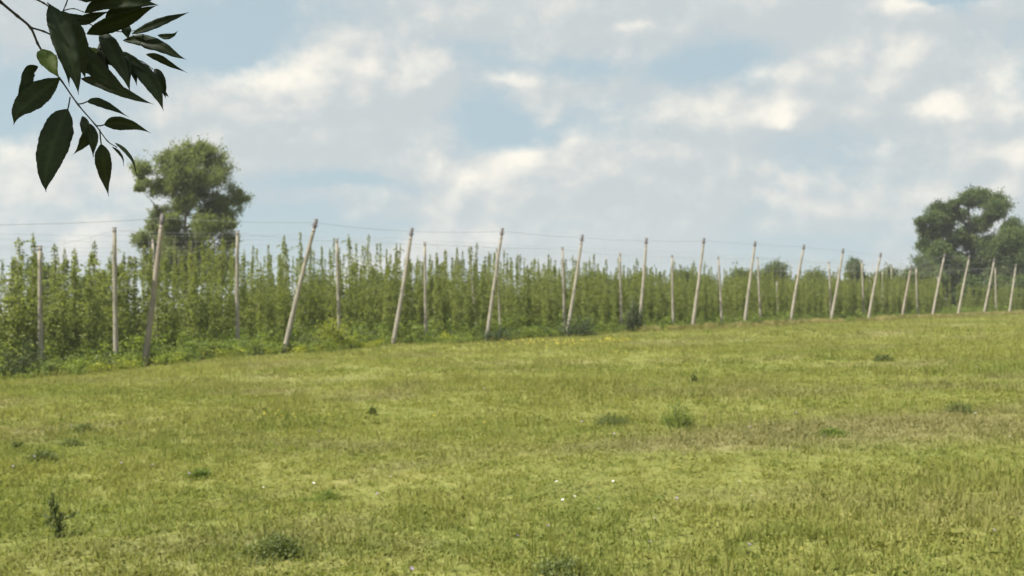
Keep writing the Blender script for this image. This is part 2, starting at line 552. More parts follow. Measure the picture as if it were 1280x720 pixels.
# ------------------------------------------------------------------ grass
def tuft(nb, rad, h0, h1, w, lean, seed_heads=0):
    g = Geo()
    for k in range(nb):
        a = R.random() * 6.283; r = rad * math.sqrt(R.random())
        bx, by = r * math.cos(a), r * math.sin(a)
        h = h0 + (h1 - h0) * R.random()
        da = R.random() * 6.283; ln = h * lean * (0.3 + R.random())
        dx, dy = math.cos(da) * ln, math.sin(da) * ln
        sx, sy = -math.sin(da + R.normal() * .6) * w, math.cos(da + R.normal() * .6) * w
        V_ = [(bx - sx, by - sy, -0.01), (bx + sx, by + sy, -0.01),
              (bx + dx * .4 + sx * .8, by + dy * .4 + sy * .8, h * .62), (bx + dx * .4 - sx * .8, by + dy * .4 - sy * .8, h * .62),
              (bx + dx, by + dy, h)]
        g.add(V_, [(0, 1, 2, 3)], [(3, 2, 4)], R.random() * .8)
    for k in range(seed_heads):
        a = R.random() * 6.283; r = rad * math.sqrt(R.random())
        bx, by = r * math.cos(a), r * math.sin(a); h = h1 * (1.15 + .5 * R.random())
        dx, dy = R.normal() * h * .15, R.normal() * h * .15
        s = w * .35
        g.add([(bx - s, by, 0), (bx + s, by, 0), (bx + dx + s, by + dy, h), (bx + dx - s, by + dy, h)], [(0, 1, 2, 3)], None, .9)
        s = w * 1.3
        g.add([(bx + dx, by + dy, h * .8), (bx + dx + s, by + dy + s, h * .95), (bx + dx * 1.1, by + dy * 1.1, h * 1.12),
               (bx + dx - s, by + dy - s, h * .95)], [(0, 1, 2, 3)], None, 1.0)
    return g.build('tuft', m_grass)


def clover():
    g = Geo()
    n_ = 26
    a = R.random(n_) * 6.28; r_ = .11 * np.sqrt(R.random(n_))
    C = np.stack([r_ * np.cos(a), r_ * np.sin(a), .015 + .035 * R.random(n_)], 1)
    g.leaves(C, .026 * (.6 + .8 * R.random(n_)), .8, 0, 0, 2.5, R.random(n_) * .8)
    return g.build('clover', m_grass)


tufts = [clover(), clover(), tuft(16, .10, .035, .085, .0035, 1.3), tuft(16, .11, .03, .07, .004, 1.1), tuft(14, .09, .05, .11, .003, .7, 1),
         tuft(18, .12, .03, .065, .0045, 1.2), tuft(12, .08, .06, .14, .003, .6, 2), tuft(10, .13, .02, .05, .008, 1.6)]


def meadow_points(y0, y1, per_m2, umax=0.66):
    area = umax * (y1 * y1 - y0 * y0)
    n = int(area * per_m2)
    y = np.sqrt(R.random(n) * (y1 * y1 - y0 * y0) + y0 * y0)
    x = (R.random(n) * 2 - 1) * umax * y
    p = np.stack([x, y], 1)
    return p[(p @ NR) < PERP + 1.0]


P_, SC = [], []
for (y0, y1, d, s) in ((2.5, 9, 130, 1.0), (9, 15, 85, 1.15), (15, 26, 38, 1.5), (26, 45, 15, 2.1), (45, 80, 6, 2.9), (80, 140, 2.4, 3.6)):
    p = meadow_points(y0, y1, d)
    P_.append(p)
    SC.append(np.full(len(p), s) * (0.7 + 0.6 * R.random(len(p))))
P_ = np.concatenate(P_); SC = np.concatenate(SC)
n = len(P_)
# clumpy height: some places lusher, others grazed short
lush = np.array([mnoise.noise(Vector((x * .35, y * .35, 3.0))) + .6 * mnoise.noise(Vector((x * 1.3, y * 1.3, 7.0))) for x, y in P_])
hs = np.clip(0.72 + lush * .8, 0.38, 1.6)
scl = np.stack([SC, SC, SC * hs * np.where(SC > 2.0, 0.75, 1.0)], 1)
rot = np.stack([R.normal(size=n) * .1, R.normal(size=n) * .1, R.random(n) * 6.283], 1)
scatter('meadow_grass', np.column_stack([P_, ground(P_[:, 0], P_[:, 1])]), rot, scl, R.integers(0, 8, n), tufts, R.random(n),
        'short olive green meadow grass covering the whole foreground', 'grass', [m_grass])


# ------------------------------------------------------------------ hop bines
BH = 6.4


def bine_mesh(kind):
    """foliage of one hop bine climbing a string 6 m up"""
    g = Geo()
    H = BH * (1.05 if kind % 4 else 0.92) * (0.93 + .08 * R.random())
    dense_to = 2.4 + 1.7 * R.random()
    n = 980
    z = np.concatenate([R.random(int(n * .72)) * (dense_to + .5), dense_to + (H - dense_to) * R.random(int(n * .28))])
    tt = z / H
    ph = R.random(4) * 6.28
    prof = np.where(z < dense_to, .38 - .03 * z, .17 * (1 - (z - dense_to) / (H - dense_to + .01)) ** .7 + .05)
    lump = 1 + .45 * np.sin(z * 5.1 + ph[0]) * np.sin(z * 2.3 + ph[1])
    r = prof * lump * np.sqrt(R.random(len(z)))
    a = R.random(len(z)) * 6.283
    wander = .06 * np.sin(z * .9 + ph[2])
    C = np.stack([r * np.cos(a) + wander, r * np.sin(a) + .05 * np.sin(z * 1.1 + ph[3]), z], 1)
    sz = np.where(z < dense_to, .115, .085) * (.7 + .6 * R.random(len(z)))
    g.leaves(C, sz, .85, .5, 0, .6, np.clip(R.random(len(z)) * .75 + .22 * tt, 0, 1))
    # side arms with leaves
    for k in range(9):
        z0 = 1.0 + (H - 1.3) * R.random(); a = R.random() * 6.28; L = .3 + .45 * R.random()
        s = np.linspace(0, 1, 26)
        C = np.stack([L * s * math.cos(a), L * s * math.sin(a), z0 + .12 * s - .5 * L * s * s], 1) + R.normal(size=(26, 3)) * .035
        g.leaves(C, .085 * (.7 + .6 * R.random(26)), .85, .5, 0, .6)
    # the climbing stem
    zz = np.linspace(0, H, 14)
    g.tube(np.stack([.03 * np.cos(zz * 3), .03 * np.sin(zz * 3), zz], 1), .014, 3, .3, 0, False)
    return g.build('hop_foliage', m_hop)


bines = [bine_mesh(k) for k in range(9)]
gs = Geo(); gs.tube([(0, 0, -.05), (0.01, 0, 3), (0, 0, BH + .05)], .005, 4)
string_me = gs.build('string', m_string)

# leaning edge poles: base x, base y, top x, top y in the photograph
LEAN = [(180, 445, 203, 270), (355, 440, 395, 276), (491, 422, 515, 287), (608, 418, 628, 287), (708, 402, 728, 295),
        (798, 400, 808, 299), (865, 408, 880, 299), (930, 398, 944, 303), (988, 403, 1005, 307), (1038, 400, 1054, 312),
        (1085, 398, 1101, 317), (1127, 396, 1139, 334), (1165, 391, 1181, 318), (1197, 394, 1212, 320),
        (1229, 392, 1243, 324), (1261, 380, 1270, 331)]
# upright poles: base x, top x, top y, metres behind the edge line
UPR = [(53, 50, 309, 1.2), (146, 143, 286, .3), (198, 191, 300, 5.5), (298, 297, 290, 1.2), (424, 421, 300, 1.3), (533, 531, 304, 1.3),
       (597, 588, 322, 5.5), (626, 621, 312, 2.4), (706, 703, 310, 1.2), (777, 775, 318, 1.2), (842, 840, 320, 1.4),
       (902, 898, 322, 1.3), (951, 947, 322, 1.3), (973, 971, 352, 5.0), (1039, 1036, 328, 1.2), (1080, 1077, 326, 1.3),
       (1105, 1103, 338, 5.0), (1116, 1114, 333, 3.5), (1148, 1145, 334, 1.3), (1174, 1172, 345, 4.0), (1245, 1244, 335, 1.2)]

ORD = ['first', 'second', 'third', 'fourth', 'fifth', 'sixth', 'seventh', 'eighth', 'ninth', 'tenth', 'eleventh', 'twelfth',
       'thirteenth', 'fourteenth', 'fifteenth', 'sixteenth', 'seventeenth', 'eighteenth', 'nineteenth', 'twentieth', 'twenty-first']
pole_u = [ray(a[0], a[1])[0] for a in LEAN]


def bay_words(u):
    if u < pole_u[0]: return 'left of the brown leaning pole'
    for k in range(len(pole_u) - 1):
        if u < pole_u[k + 1]: return 'between the %s and %s leaning poles' % (ORD[k], ORD[k + 1])
    return 'right of the last leaning pole'


cands = []
upr_pts = [on_row(ray(b_[0], 400)[0], b_[3]) for b_ in UPR]
for row in range(9):
    off = 1.9 + 2.7 * row
    s0 = -34.0; s1 = 172.0 - row * 1.5
    s = s0 + R.random() * .5
    while s < s1:
        p = NR * (PERP + off) + DR * s + R.normal(size=2) * np.array([.12, .12])
        s += 1.05 + R.normal() * .10
        if row == 0 and min(np.hypot(*(p - q)) for q in upr_pts) < .75: continue
        if R.random() < (.06 if row else .14): continue
        u = p[0] / p[1]
        if .438 < u < .492 and R.random() < .8: continue
        if p[1] < 12 or u < -.72 or u > .62 or (row > 5 and u > .47): continue
        cands.append((row, p[0], p[1], u))
seen = [c_ for c_ in cands if abs(c_[3]) < .54]
seen.sort(key=lambda c_: (c_[0] * 22 + c_[2]))
near = seen[:290]
nearset = set(id(c_) for c_ in near)
rest = [c_ for c_ in cands if id(c_) not in nearset]


def bine_scale(u, row):
    """how tall the growth is along the edge: full to the wire in the middle, lower further right"""
    s = 0.93 + .09 * R.random()
    if u > .0: s *= 0.93 + .05 * R.random() - .10 * min(1, u / .15)
    if R.random() < .22: s *= .78 + .2 * R.random()
    if u > .42: s *= 1 - .25 * min(1, (u - .42) / .08)
    if u < -.25: s *= 1 + .04 * min(1, (-.25 - u) / .1) - (.05 if u < -.42 else 0)
    return s


ROWW = ['front row', 'second row', 'third row', 'fourth row', 'fifth row', 'sixth row', 'seventh row', 'eighth row', 'ninth row']
cnt = {}
near.sort(key=lambda c_: (c_[0], c_[3]))
for (row, x, y, u) in near:
    key = (row, bay_words(u)); cnt[key] = cnt.get(key, 0) + 1
    f = bpy.data.objects.new('hop_bine', bines[int(R.integers(0, 9))])
    k = bine_scale(u, row)
    wd = .85 + .32 * R.random()
    if u < -.36: wd *= 1.4
    f.location = (x, y, gz(x, y) - .03)
    f.rotation_euler = (0, 0, R.random() * 6.28)
    f.scale = (wd, wd, k)
    link(f)
    tag(f, ('%s green hop bine in the %s %s' % (ORD[cnt[key] - 1], ROWW[row], key[1]) if row < 2 else 'green hop bine in the %s %s' % (ROWW[row], key[1])), 'hop plant', 'hop bines in rows behind the leaning poles')
    st = bpy.data.objects.new('string', string_me)
    st.scale = (1, 1, 1.0 / k)
    link(st, f)
n = len(rest)
rp = np.array([(c_[1], c_[2]) for c_ in rest])
ks = np.array([bine_scale(c_[3], c_[0]) for c_ in rest])
wds = .95 + .35 * R.random(n)
scatter('hop_field', np.column_stack([rp, ground(rp[:, 0], rp[:, 1])]), np.stack([np.zeros(n), np.zeros(n), R.random(n) * 6.28], 1),
        np.stack([wds, wds, ks], 1), R.integers(0, 9, n), bines, R.random(n),
        'dense mass of hop bines in the deeper rows of the yard', 'hop field', [m_hop])


# ------------------------------------------------------------------ poles
def loft(g, p0, p1, s0, s1, ch=.28, k=5, bend=0.0, val=.5):
    """tapered post with chamfered corners between two points"""
    p0, p1 = np.array(p0, float), np.array(p1, float)
    ax = (p1 - p0) / np.linalg.norm(p1 - p0)
    a = np.cross(ax, [0, 1, 0.0]); a /= np.linalg.norm(a)
    b_ = np.cross(ax, a)
    V_, Q = [], []
    side = np.cross(ax, [R.normal(), R.normal(), 0.01]); side /= np.linalg.norm(side)
    for i_ in range(k):
        f = i_ / (k - 1); s = (s0 + (s1 - s0) * f) / 2; c_ = s * (1 - ch)
        o_ = p0 + (p1 - p0) * f + side * bend * math.sin(f * math.pi)
        for (q, w) in ((s, c_), (c_, s), (-c_, s), (-s, c_), (-s, -c_), (-c_, -s), (c_, -s), (s, -c_)):
            V_.append(o_ + a * q + b_ * w)
    for i_ in range(k - 1):
        for j in range(8): Q.append((i_ * 8 + j, i_ * 8 + (j + 1) % 8, (i_ + 1) * 8 + (j + 1) % 8, (i_ + 1) * 8 + j))
    e = (k - 1) * 8; V_.append(p1 + ax * s1 * .06); T = [(len(V_) - 1, e + j, e + (j + 1) % 8) for j in range(8)]
    g.add(V_, Q, T, val)
    return ax, a, b_


def pole(name, base, top, w0, w1, mat, label, cat, group, lean):
    base, top = np.array(base, float), np.array(top, float)
    root = empty(name, base)
    d = top - base
    L = np.linalg.norm(d); ax = d / L
    g = Geo(); _, a, b_ = loft(g, -ax * .35, d, w0 * 1.08, w1 * 1.05, .3, 9, .02 + .03 * R.random())
    obj('shaft', g.build('shaft', mat), root)
    # iron clamp band near the top, with a cap and the eye that carries the cables
    for z_, hb in (((L - .62, .07), (L - .42, .40)) if lean else ((L - .14, .07),)):
        g = Geo(); loft(g, ax * z_, ax * (z_ + hb), w1 * 1.2, w1 * 1.18, .3, 2)
        obj('clamp_band', g.build('clamp_band', m_iron), root)
    g = Geo(); loft(g, d - ax * .03, d + ax * (.10 if lean else .05), w1 * 1.12, w1 * .8, .4, 2)
    g.tube([d + ax * .05 - a * w1 * .9, d + ax * .06 + a * w1 * .9], .018, 6)
    obj('cap', g.build('cap', m_iron), root)
    if lean:
        g = Geo(); g.tube([d - ax * .26 - a * w1 * 1.2, d - ax * .26 + a * w1 * 1.2], .022, 6)
        obj('cable_bolt', g.build('cable_bolt', m_iron), root)
    return tag(root, label, cat, group), top


LT = []
off_left = on_row(-.575)
for k, (bx, by, tx, ty) in enumerate(LEAN):
    u, _ = ray(bx, by)
    p = on_row(u)
    tu, tw = ray(tx, ty)
    yt = p[1] + .45
    top = (tu * yt, yt, CAMZ + tw * yt)
    base = (p[0], p[1], gz(p[0], p[1]))
    extra = {0: 'weathered brown wooden pole leaning right in front of the broad pale-green tree',
             1: 'pale grey pole leaning hardest to the right, second leaning pole from the left',
             9: 'pale pole leaning right, its foot meeting a thin upright pole, tenth leaning from left',
             11: 'dim low brown pole leaning right at the bushes left of the dark poplar',
             13: 'pale pole leaning right in front of the middle of the dark poplar',
             14: 'pale pole leaning right whose top crosses an upright pole at the dark poplar',
             15: 'short thin pole leaning right, last of the leaning poles at the right edge'}.get(
        k, 'weathered grey pole leaning right at the hop yard edge, %s leaning from left' % ORD[k])
    o, tp = pole('leaning_pole', base, top, .24, .15, m_pole_d if k in (0, 11) else m_pole, extra, 'pole',
                 'leaning edge poles of the hop trellis', True)
    LT.append(tp)
# the next one of the row stands just outside the picture on the left
b0 = on_row(-.575); zt = gz(*b0)
_, tp = pole('leaning_pole', (b0[0], b0[1], zt), (b0[0] + 1.2, b0[1] + .5, zt + 6.7), .24, .15, m_pole,
             'weathered grey pole leaning right, next of the row beyond the left edge', 'pole', 'leaning edge poles of the hop trellis', True)
LT.insert(0, tp)

UT = []
for k, (bx, tx, ty, off) in enumerate(UPR):
    u, _ = ray(bx, 400); p = on_row(u, off)
    tu, tw = ray(tx, ty); yt = p[1] + .1
    base = (p[0], p[1], gz(p[0], p[1])); top = (tu * yt, yt, CAMZ + tw * yt)
    lab = {0: 'slender grey upright pole half hidden by hop leaves, leftmost of the upright poles',
           1: 'bare pale upright pole standing free, second upright from the left',
           2: 'thin pale upright pole just left behind the brown leaning pole at the broad tree',
           3: 'pale upright pole at the right side of the broad tree, wrapped in leaves lower down',
           20: 'pale upright pole crossing the leaning pole in front of the dark poplar'}.get(
        k, 'thin grey upright pole among the hop bines, %s upright from the left' % ORD[k])
    o, tp = pole('upright_pole', base, top, .19 if off < 2 else .15, .13 if off < 2 else .10, m_pole, lab, 'pole', 'upright poles of the hop trellis', False)
    UT.append((tp, off))


# ------------------------------------------------------------------ wires
def cable(pts, sag, r, name, label, group, n_=9):
    g = Geo(); P = []
    for k in range(len(pts) - 1):
        a, b_ = np.array(pts[k]), np.array(pts[k + 1])
        for i_ in range(n_):
            f = i_ / n_
            q = a + (b_ - a) * f; q[2] -= sag * 4 * f * (1 - f); P.append(q)
    P.append(np.array(pts[-1]))
    g.tube(P, r, 4)
    return tag(obj(name, g.build(name, m_wire)), label, 'cable', group)


cable([p - np.array([0, 0, .1]) for p in LT], .07, .009, 'top_cable', 'steel cable sagging from top to top of the leaning poles', None)
front_u = [p for p, off in UT if off < 2]
farL = front_u[0] - np.array([DR[0], DR[1], .03]) * 22
cable([farL] + [p - np.array([0, 0, .06]) for p in front_u], .07, .007, 'inner_cable', 'thin cable running along the tops of the upright poles', None)
for k, (lt, words_) in enumerate(zip(LT, ['the pole beyond the left edge'] + ['the %s leaning pole from the left' % w for w in ORD])):
    q = min(front_u, key=lambda p: np.hypot(p[0] - lt[0] - NR[0] * 2, p[1] - lt[1] - NR[1] * 2))
    end = lt[:2] + NR * 24
    e3 = np.array([end[0], end[1], gz(end[0], end[1]) + 6.5])
    cable([lt - np.array([0, 0, .18]), e3], .18, .004, 'cross_wire', 'thin wire running back into the yard from %s' % words_,
          'cross wires of the hop trellis', 16)
for row in range(7):
    off = 1.9 + 2.7 * row
    P = []
    for s in np.arange(-34, 172, 8.0):
        p = NR * (PERP + off) + DR * s
        P.append(np.array([p[0], p[1], gz(p[0], p[1]) + BH + .05]))
    cable(P, .08, .005, 'row_wire', 'thin trellis wire that carries the strings of the %s of hops' % ROWW[row], 'row wires of the hop trellis', 5)


# ------------------------------------------------------------------ trees
LEAFN = 95


def make_tree(name, base, blobs_, leaf, per, mat, bark, label, trunk_r, forks=None, group=None, fat=1.0):
    """blobs_: (x, y, z, r) relative to the base; a trunk, a limb into each lump of the crown, leaves in clumps through it"""
    root = empty(name, base)
    g = Geo()
    zlow = min(b_[2] for b_ in blobs_)
    ztop = max(b_[2] for b_ in blobs_)
    cx = np.mean([b_[0] for b_ in blobs_])
    spine = [np.array([0, 0, -.3])]
    for f in (.15, .3, .45, .6, .75, .9):
        spine.append(np.array([cx * f * .6 + R.normal() * .02 * ztop, R.normal() * .02 * ztop, ztop * f]))
    rr = np.linspace(1, .18, len(spine)) * trunk_r
    g.tube(spine, rr, 8)
    sp = np.array(spine)
    obj('trunk', g.build('trunk', bark, True), root)
    g = Geo(); gl = Geo()
    for (x, y, z, r) in blobs_:
        r *= fat
        c_ = np.array([x, y, z])
        j = int(np.argmin(np.abs(sp[:, 2] - (z - .55 * math.hypot(x, y) - .25 * r)))); j = min(max(j, 1), len(sp) - 1)
        a = sp[j]; r0 = max(rr[j] * .5, .04)
        mid = (a + c_) / 2 + np.array([0, 0, -.08 * np.linalg.norm(c_ - a)]) + R.normal(size=3) * .05 * r
        g.tube([a, (a + mid) / 2 + R.normal(size=3) * .03 * r, mid, (mid + c_) / 2, c_], np.linspace(r0, r0 * .25, 5), 5)
        r *= 1.17
        nc = max(8, int(24 * per))
        for k in range(nc):
            d_ = R.normal(size=3); d_ /= np.linalg.norm(d_); d_[2] = d_[2] * .85 + .08
            q = c_ + d_ * r * (.25 + .75 * R.random())
            g.tube([c_, (c_ + q) / 2 + R.normal(size=3) * .06 * r, q], [r0 * .22, r0 * .14, r0 * .07], 3, cap=False)
            cr = r * (.20 + .22 * R.random())
            m_ = int(LEAFN * per * (.5 + 1.0 * R.random()))
            pts = q + R.normal(size=(m_, 3)) * cr * np.array([.72, .72, .62])
            out_ = q - c_; out_ /= np.linalg.norm(out_) + 1e-6
            sp_ = R.random(m_) < .12                              # sprays that reach past the clump
            pts[sp_] = q + (out_ + R.normal(size=3) * .5) * (cr * 1.7 * R.random((int(sp_.sum()), 1))) + R.normal(size=(int(sp_.sum()), 3)) * cr * .14
            gl.leaves(pts, leaf * (.6 + .8 * R.random(m_)), .6, .3, 0, .5, np.clip(R.random() * .5 + R.random(m_) * .55, 0, 1))
    obj('limbs', g.build('limbs', bark), root)
    obj('crown', gl.build('crown', mat), root)
    return tag(root, label, 'tree', group)


def px_blobs(lst, sx, sy, k, Yd, base_px, depth):
    """lumps measured on an enlargement of the photograph -> metres from the tree's foot"""
    m_ = Yd / F
    u0, _ = ray(base_px, 380); x0 = u0 * Yd; z0 = gz(x0, Yd)
    out = []
    for (zx, zy, r) in lst:
        px, py = sx + zx / k, sy + zy / k
        u, w = ray(px, py)
        out.append((u * Yd - x0, R.normal() * depth, CAMZ + w * Yd - z0, r / k * m_))
    return (x0, Yd, z0), out


base, bl = px_blobs([(430, 160, 75), (560, 200, 80), (330, 210, 70), (215, 255, 50), (150, 300, 32), (440, 270, 90), (590, 290, 75),
                     (655, 390, 75), (310, 330, 70), (500, 370, 80), (610, 480, 75), (250, 490, 50), (230, 560, 55), (330, 550, 50),
                     (520, 500, 50), (500, 590, 60), (560, 580, 70), (690, 560, 30), (640, 640, 55), (190, 640, 55), (310, 640, 80), (440, 660, 60),
                     (360, 430, 55), (480, 120, 45), (170, 340, 25), (390, 240, 60), (500, 290, 60), (520, 140, 55), (400, 330, 60), (560, 420, 60), (300, 610, 60), (600, 560, 60), (380, 540, 45), (440, 400, 70), (440, 200, 70), (470, 520, 60), (250, 740, 70), (350, 740, 70), (450, 740, 80), (550, 740, 80), (620, 760, 60), (200, 800, 70), (300, 820, 80), (420, 820, 80), (540, 820, 80)], 140, 160, 4.5, 96, 235, 1.6)
make_tree('broad_tree', base, bl, .17, 1.35, m_tree_l, m_bark2, 'broad pale-green tree with ragged spreading crown behind the hops at left', .36, fat=1.0)
base, bl = px_blobs([(550, 115, 48), (485, 125, 42), (640, 145, 48), (590, 180, 48), (370, 165, 42), (330, 220, 48), (285, 235, 28),
                     (355, 290, 48), (430, 310, 36), (625, 245, 48), (585, 300, 48), (505, 335, 36), (330, 350, 40), (420, 380, 45),
                     (560, 390, 55), (640, 350, 50), (460, 450, 55), (600, 480, 70), (500, 560, 60), (600, 600, 60), (430, 150, 24), (560, 230, 34), (540, 440, 60), (400, 470, 60), (660, 430, 60), (520, 500, 60), (640, 560, 60), (360, 420, 40), (560, 340, 44), (400, 200, 48), (435, 170, 34), (520, 190, 34), (400, 260, 44), (470, 325, 36), (545, 295, 38), (310, 290, 44), (690, 180, 34), (600, 110, 44), (350, 400, 46), (540, 650, 70), (640, 660, 70), (460, 640, 60), (380, 500, 55), (340, 580, 60), (700, 640, 60), (400, 650, 60)],
                    1080, 220, 4, 188, 1222, 2.6)
make_tree('poplar_tree', base, bl, .29, 1.4, m_tree_r, m_bark, 'tall dark-green poplar with a gap of sky through its crown at right', .6)
base, bl = px_blobs([(740, 260, 46), (700, 320, 55), (770, 320, 55), (690, 400, 60), (760, 410, 60), (830, 380, 60), (700, 480, 60), (780, 500, 60),
                     (700, 560, 50), (850, 470, 60), (845, 290, 45), (720, 370, 60), (800, 370, 60), (740, 440, 60), (740, 540, 60), (820, 560, 60), (780, 600, 60)], 1080, 220, 4, 180, 1268, 2.2)
make_tree('poplar_tree', base, bl, .29, 1.4, m_tree_r, m_bark, 'lower dark-green poplar cut by the right edge of the picture', .5)

far = [(1216, 170, 20, 348, 'dark bush under the dark poplar, left of the paired poles', m_tree_r),
       (1250, 168, 20, 344, 'dark bush under the right poplar, right of the paired poles', m_tree_r),
       (1276, 164, 18, 346, 'green bush at the right edge under the lower poplar', m_far),
       (1068, 171, 19, 324, 'round dark-green tree beyond the hops, right of the tenth leaning pole', m_tree_r),
       (972, 165, 27, 331, 'round green tree beyond the hops, between the eighth and ninth leaning poles', m_far),
       (925, 160, 24, 338, 'low green tree beyond the hops at the eighth leaning pole', m_far),
       (858, 155, 27, 338, 'green tree beyond the hops, left of the seventh leaning pole', m_far),
       (1152, 175, 26, 318, 'light-green bushy tree at the left foot of the dark poplar', m_far),
       (1178, 179, 24, 302, 'green bushy tree leaning on the left side of the dark poplar', m_tree_r),
       (1018, 168, 24, 338, 'low round tree beyond the hops, right of the ninth leaning pole', m_far),
       (1112, 176, 22, 336, 'low light-green tree beyond the hops, right of the eleventh leaning pole', m_far),
       (800, 150, 30, 343, 'low tree beyond the hops at the sixth leaning pole', m_far),
       (742, 148, 30, 347, 'low tree beyond the hops, right of the fifth leaning pole', m_far),
       (680, 146, 30, 350, 'low tree beyond the hops, left of the fifth leaning pole', m_far),
       (610, 140, 32, 348, 'low tree beyond the hops at the fourth leaning pole', m_far),
       (545, 138, 32, 352, 'low tree beyond the hops, right of the third leaning pole', m_far),
       (470, 134, 34, 348, 'low tree beyond the hops, left of the third leaning pole', m_far),
       (400, 130, 34, 345, 'low tree beyond the hops at the second leaning pole', m_far),
       (330, 126, 32, 350, 'low tree beyond the hops, right of the broad tree', m_far),
       (120, 118, 34, 345, 'low tree beyond the hops, left of the broad tree', m_far),
       (45, 112, 36, 328, 'bushy tree behind the hops at the left edge, left of the first pole', m_far)]
for (px, Yd, rpx, ty, lab, mat) in far:
    u, _ = ray(px, 380); m_ = Yd / F
    x0 = u * Yd; z0 = gz(x0, Yd)
    _, w = ray(px, ty); H = CAMZ + w * Yd - z0
    r = rpx * m_
    bl = []
    for k in range(11):
        a = R.random() * 6.28; f = R.random()
        z = H * (.30 + .55 * f); rr_ = r * (.9 if f < .6 else .9 * (1 - f) / .4 + .15) * R.random() ** .5
        bl.append((rr_ * math.cos(a), rr_ * math.sin(a) * .8, z, r * (.38 + .12 * R.random())))
    bl.append((0, 0, H - r * .42, r * .45))
    make_tree('far_tree', (x0, Yd, z0), bl, .30, .85, mat, m_bark, lab, .22, group='low trees beyond the hop yard')


# ------------------------------------------------------------------ herbs and bushes along the edge
def herb(h, n_, w, mat, spread=.25, leaf=.09, flowers=None):
    g = Geo()
    ns = 5
    for k in range(ns):
        a = R.random() * 6.28; lx, ly = spread * R.random() * math.cos(a), spread * R.random() * math.sin(a)
        hh = h * (.6 + .5 * R.random())
        s = np.linspace(0, 1, 5)
        P = np.stack([lx * (.3 + s), ly * (.3 + s), hh * s], 1)
        g.tube(P, [.010, .008, .007, .005, .003], 3, .4, 0, False)
        m_ = n_ // ns
        s = R.random(m_) ** .8
        C = np.stack([lx * (.3 + s), ly * (.3 + s), hh * s], 1) + R.normal(size=(m_, 3)) * np.array([w, w, .03])
        g.leaves(C, leaf * (.6 + .8 * R.random(m_)), .55, .1, 0, .8)
    return g.build('herb', mat)


herbs = [herb(.55, 130, .09, m_weed), herb(.8, 160, .10, m_weed), herb(.4, 120, .12, m_weed), herb(1.0, 170, .09, m_weed),
         herb(.5, 130, .10, m_weed_y), herb(.35, 110, .12, m_weed_y), herb(.7, 150, .10, m_dark)]
P_, I_, Sx = [], [], []
for k in range(6000):
    u = -.66 + 1.24 * R.random() ** .9
    off = R.normal() * .9 + (.6 if R.random() < .7 or u > 0 else -.3)
    p = on_row(u, off)
    if p[1] < 20: continue
    if off < .4 and any(abs(u - (q_ + .004)) * p[1] < .55 for q_ in pole_u[:6]): continue
    left = u < -.12
    if off < -.3 and not left and R.random() < .7: continue
    yl = .34 if left else .08
    I_.append(int(R.choice([4, 5])) if R.random() < yl else int(R.choice([0, 1, 2, 3, 6], p=[.3, .22, .28, .1, .1])))
    P_.append(p)
    base_s = (1.0 if left else .8) * (.6 + .7 * R.random()) * (1.0 + .35 * mnoise.noise(Vector((p[0] * .3, p[1] * .3, 1))))
    if off < -.4: base_s *= .8
    Sx.append(base_s)
P_ = np.array(P_); n = len(P_); Sx = np.array(Sx)
scatter('edge_herbs', np.column_stack([P_, ground(P_[:, 0], P_[:, 1])]), np.stack([R.normal(size=n) * .12, R.normal(size=n) * .12, R.random(n) * 6.28], 1),
        np.stack([Sx * 1.3, Sx * 1.3, Sx], 1), I_, herbs, R.random(n), 'tall green weeds growing along the foot of the hops', 'weeds', [m_weed])
# shaded soil plants under the rows: keeps the bottom of the yard closed
n = 2600
u = -.62 + 1.2 * R.random(n); off = 2.0 + 20 * R.random(n) ** 1.3
P_ = np.array([on_row(a, b_) for a, b_ in zip(u, off)])
Sx = 1.0 + .8 * R.random(n)
scatter('yard_weeds', np.column_stack([P_, ground(P_[:, 0], P_[:, 1])]), np.stack([np.zeros(n), np.zeros(n), R.random(n) * 6.28], 1),
        np.stack([Sx * 1.5, Sx * 1.5, Sx], 1), R.choice([0, 1, 3], n), herbs[:4], R.random(n), 'green weeds between the hop rows', 'weeds', [m_weed])


def dry_tuft():
    g = Geo()
    for k in range(26):
        a = R.random() * 6.28; r = .16 * math.sqrt(R.random()); h = .35 + .3 * R.random()
        bx, by = r * math.cos(a), r * math.sin(a); dx, dy = R.normal() * .09, R.normal() * .09
        g.add([(bx - .004, by, 0), (bx + .004, by, 0), (bx + dx + .003, by + dy, h), (bx + dx - .003, by + dy, h)], [(0, 1, 2, 3)], None, R.random() * .6)
        g.add([(bx + dx, by + dy, h * .8), (bx + dx + .018, by + dy, h * .95), (bx + dx * 1.1, by + dy * 1.1, h * 1.12), (bx + dx - .018, by + dy, h * .95)],
              [(0, 1, 2, 3)], None, .5 + .5 * R.random())
    return g.build('dry_tuft', m_dry)


drys = [dry_tuft() for k in range(3)]
P_ = []
while len(P_) < 1500:
    u = .12 + .48 * R.random() ** .6
    off = -abs(R.normal()) * 1.7 - .1
    p = on_row(u, off)
    if mnoise.noise(Vector((p[0] * .16, p[1] * .16, 5))) + .25 * (u - .1) * 4 < -.05 + .3 * R.random(): continue
    P_.append(p)
P_ = np.array(P_); n = len(P_)
Sx = .45 + .5 * R.random(n)
scatter('dry_grass', np.column_stack([P_, ground(P_[:, 0], P_[:, 1])]), np.stack([R.normal(size=n) * .1, R.normal(size=n) * .1, R.random(n) * 6.28], 1),
        np.stack([Sx * 1.5, Sx * 1.5, Sx], 1), R.integers(0, 3, n), drys, R.random(n), 'tan dry grass strip in front of the hops at right', 'grass', [m_dry])


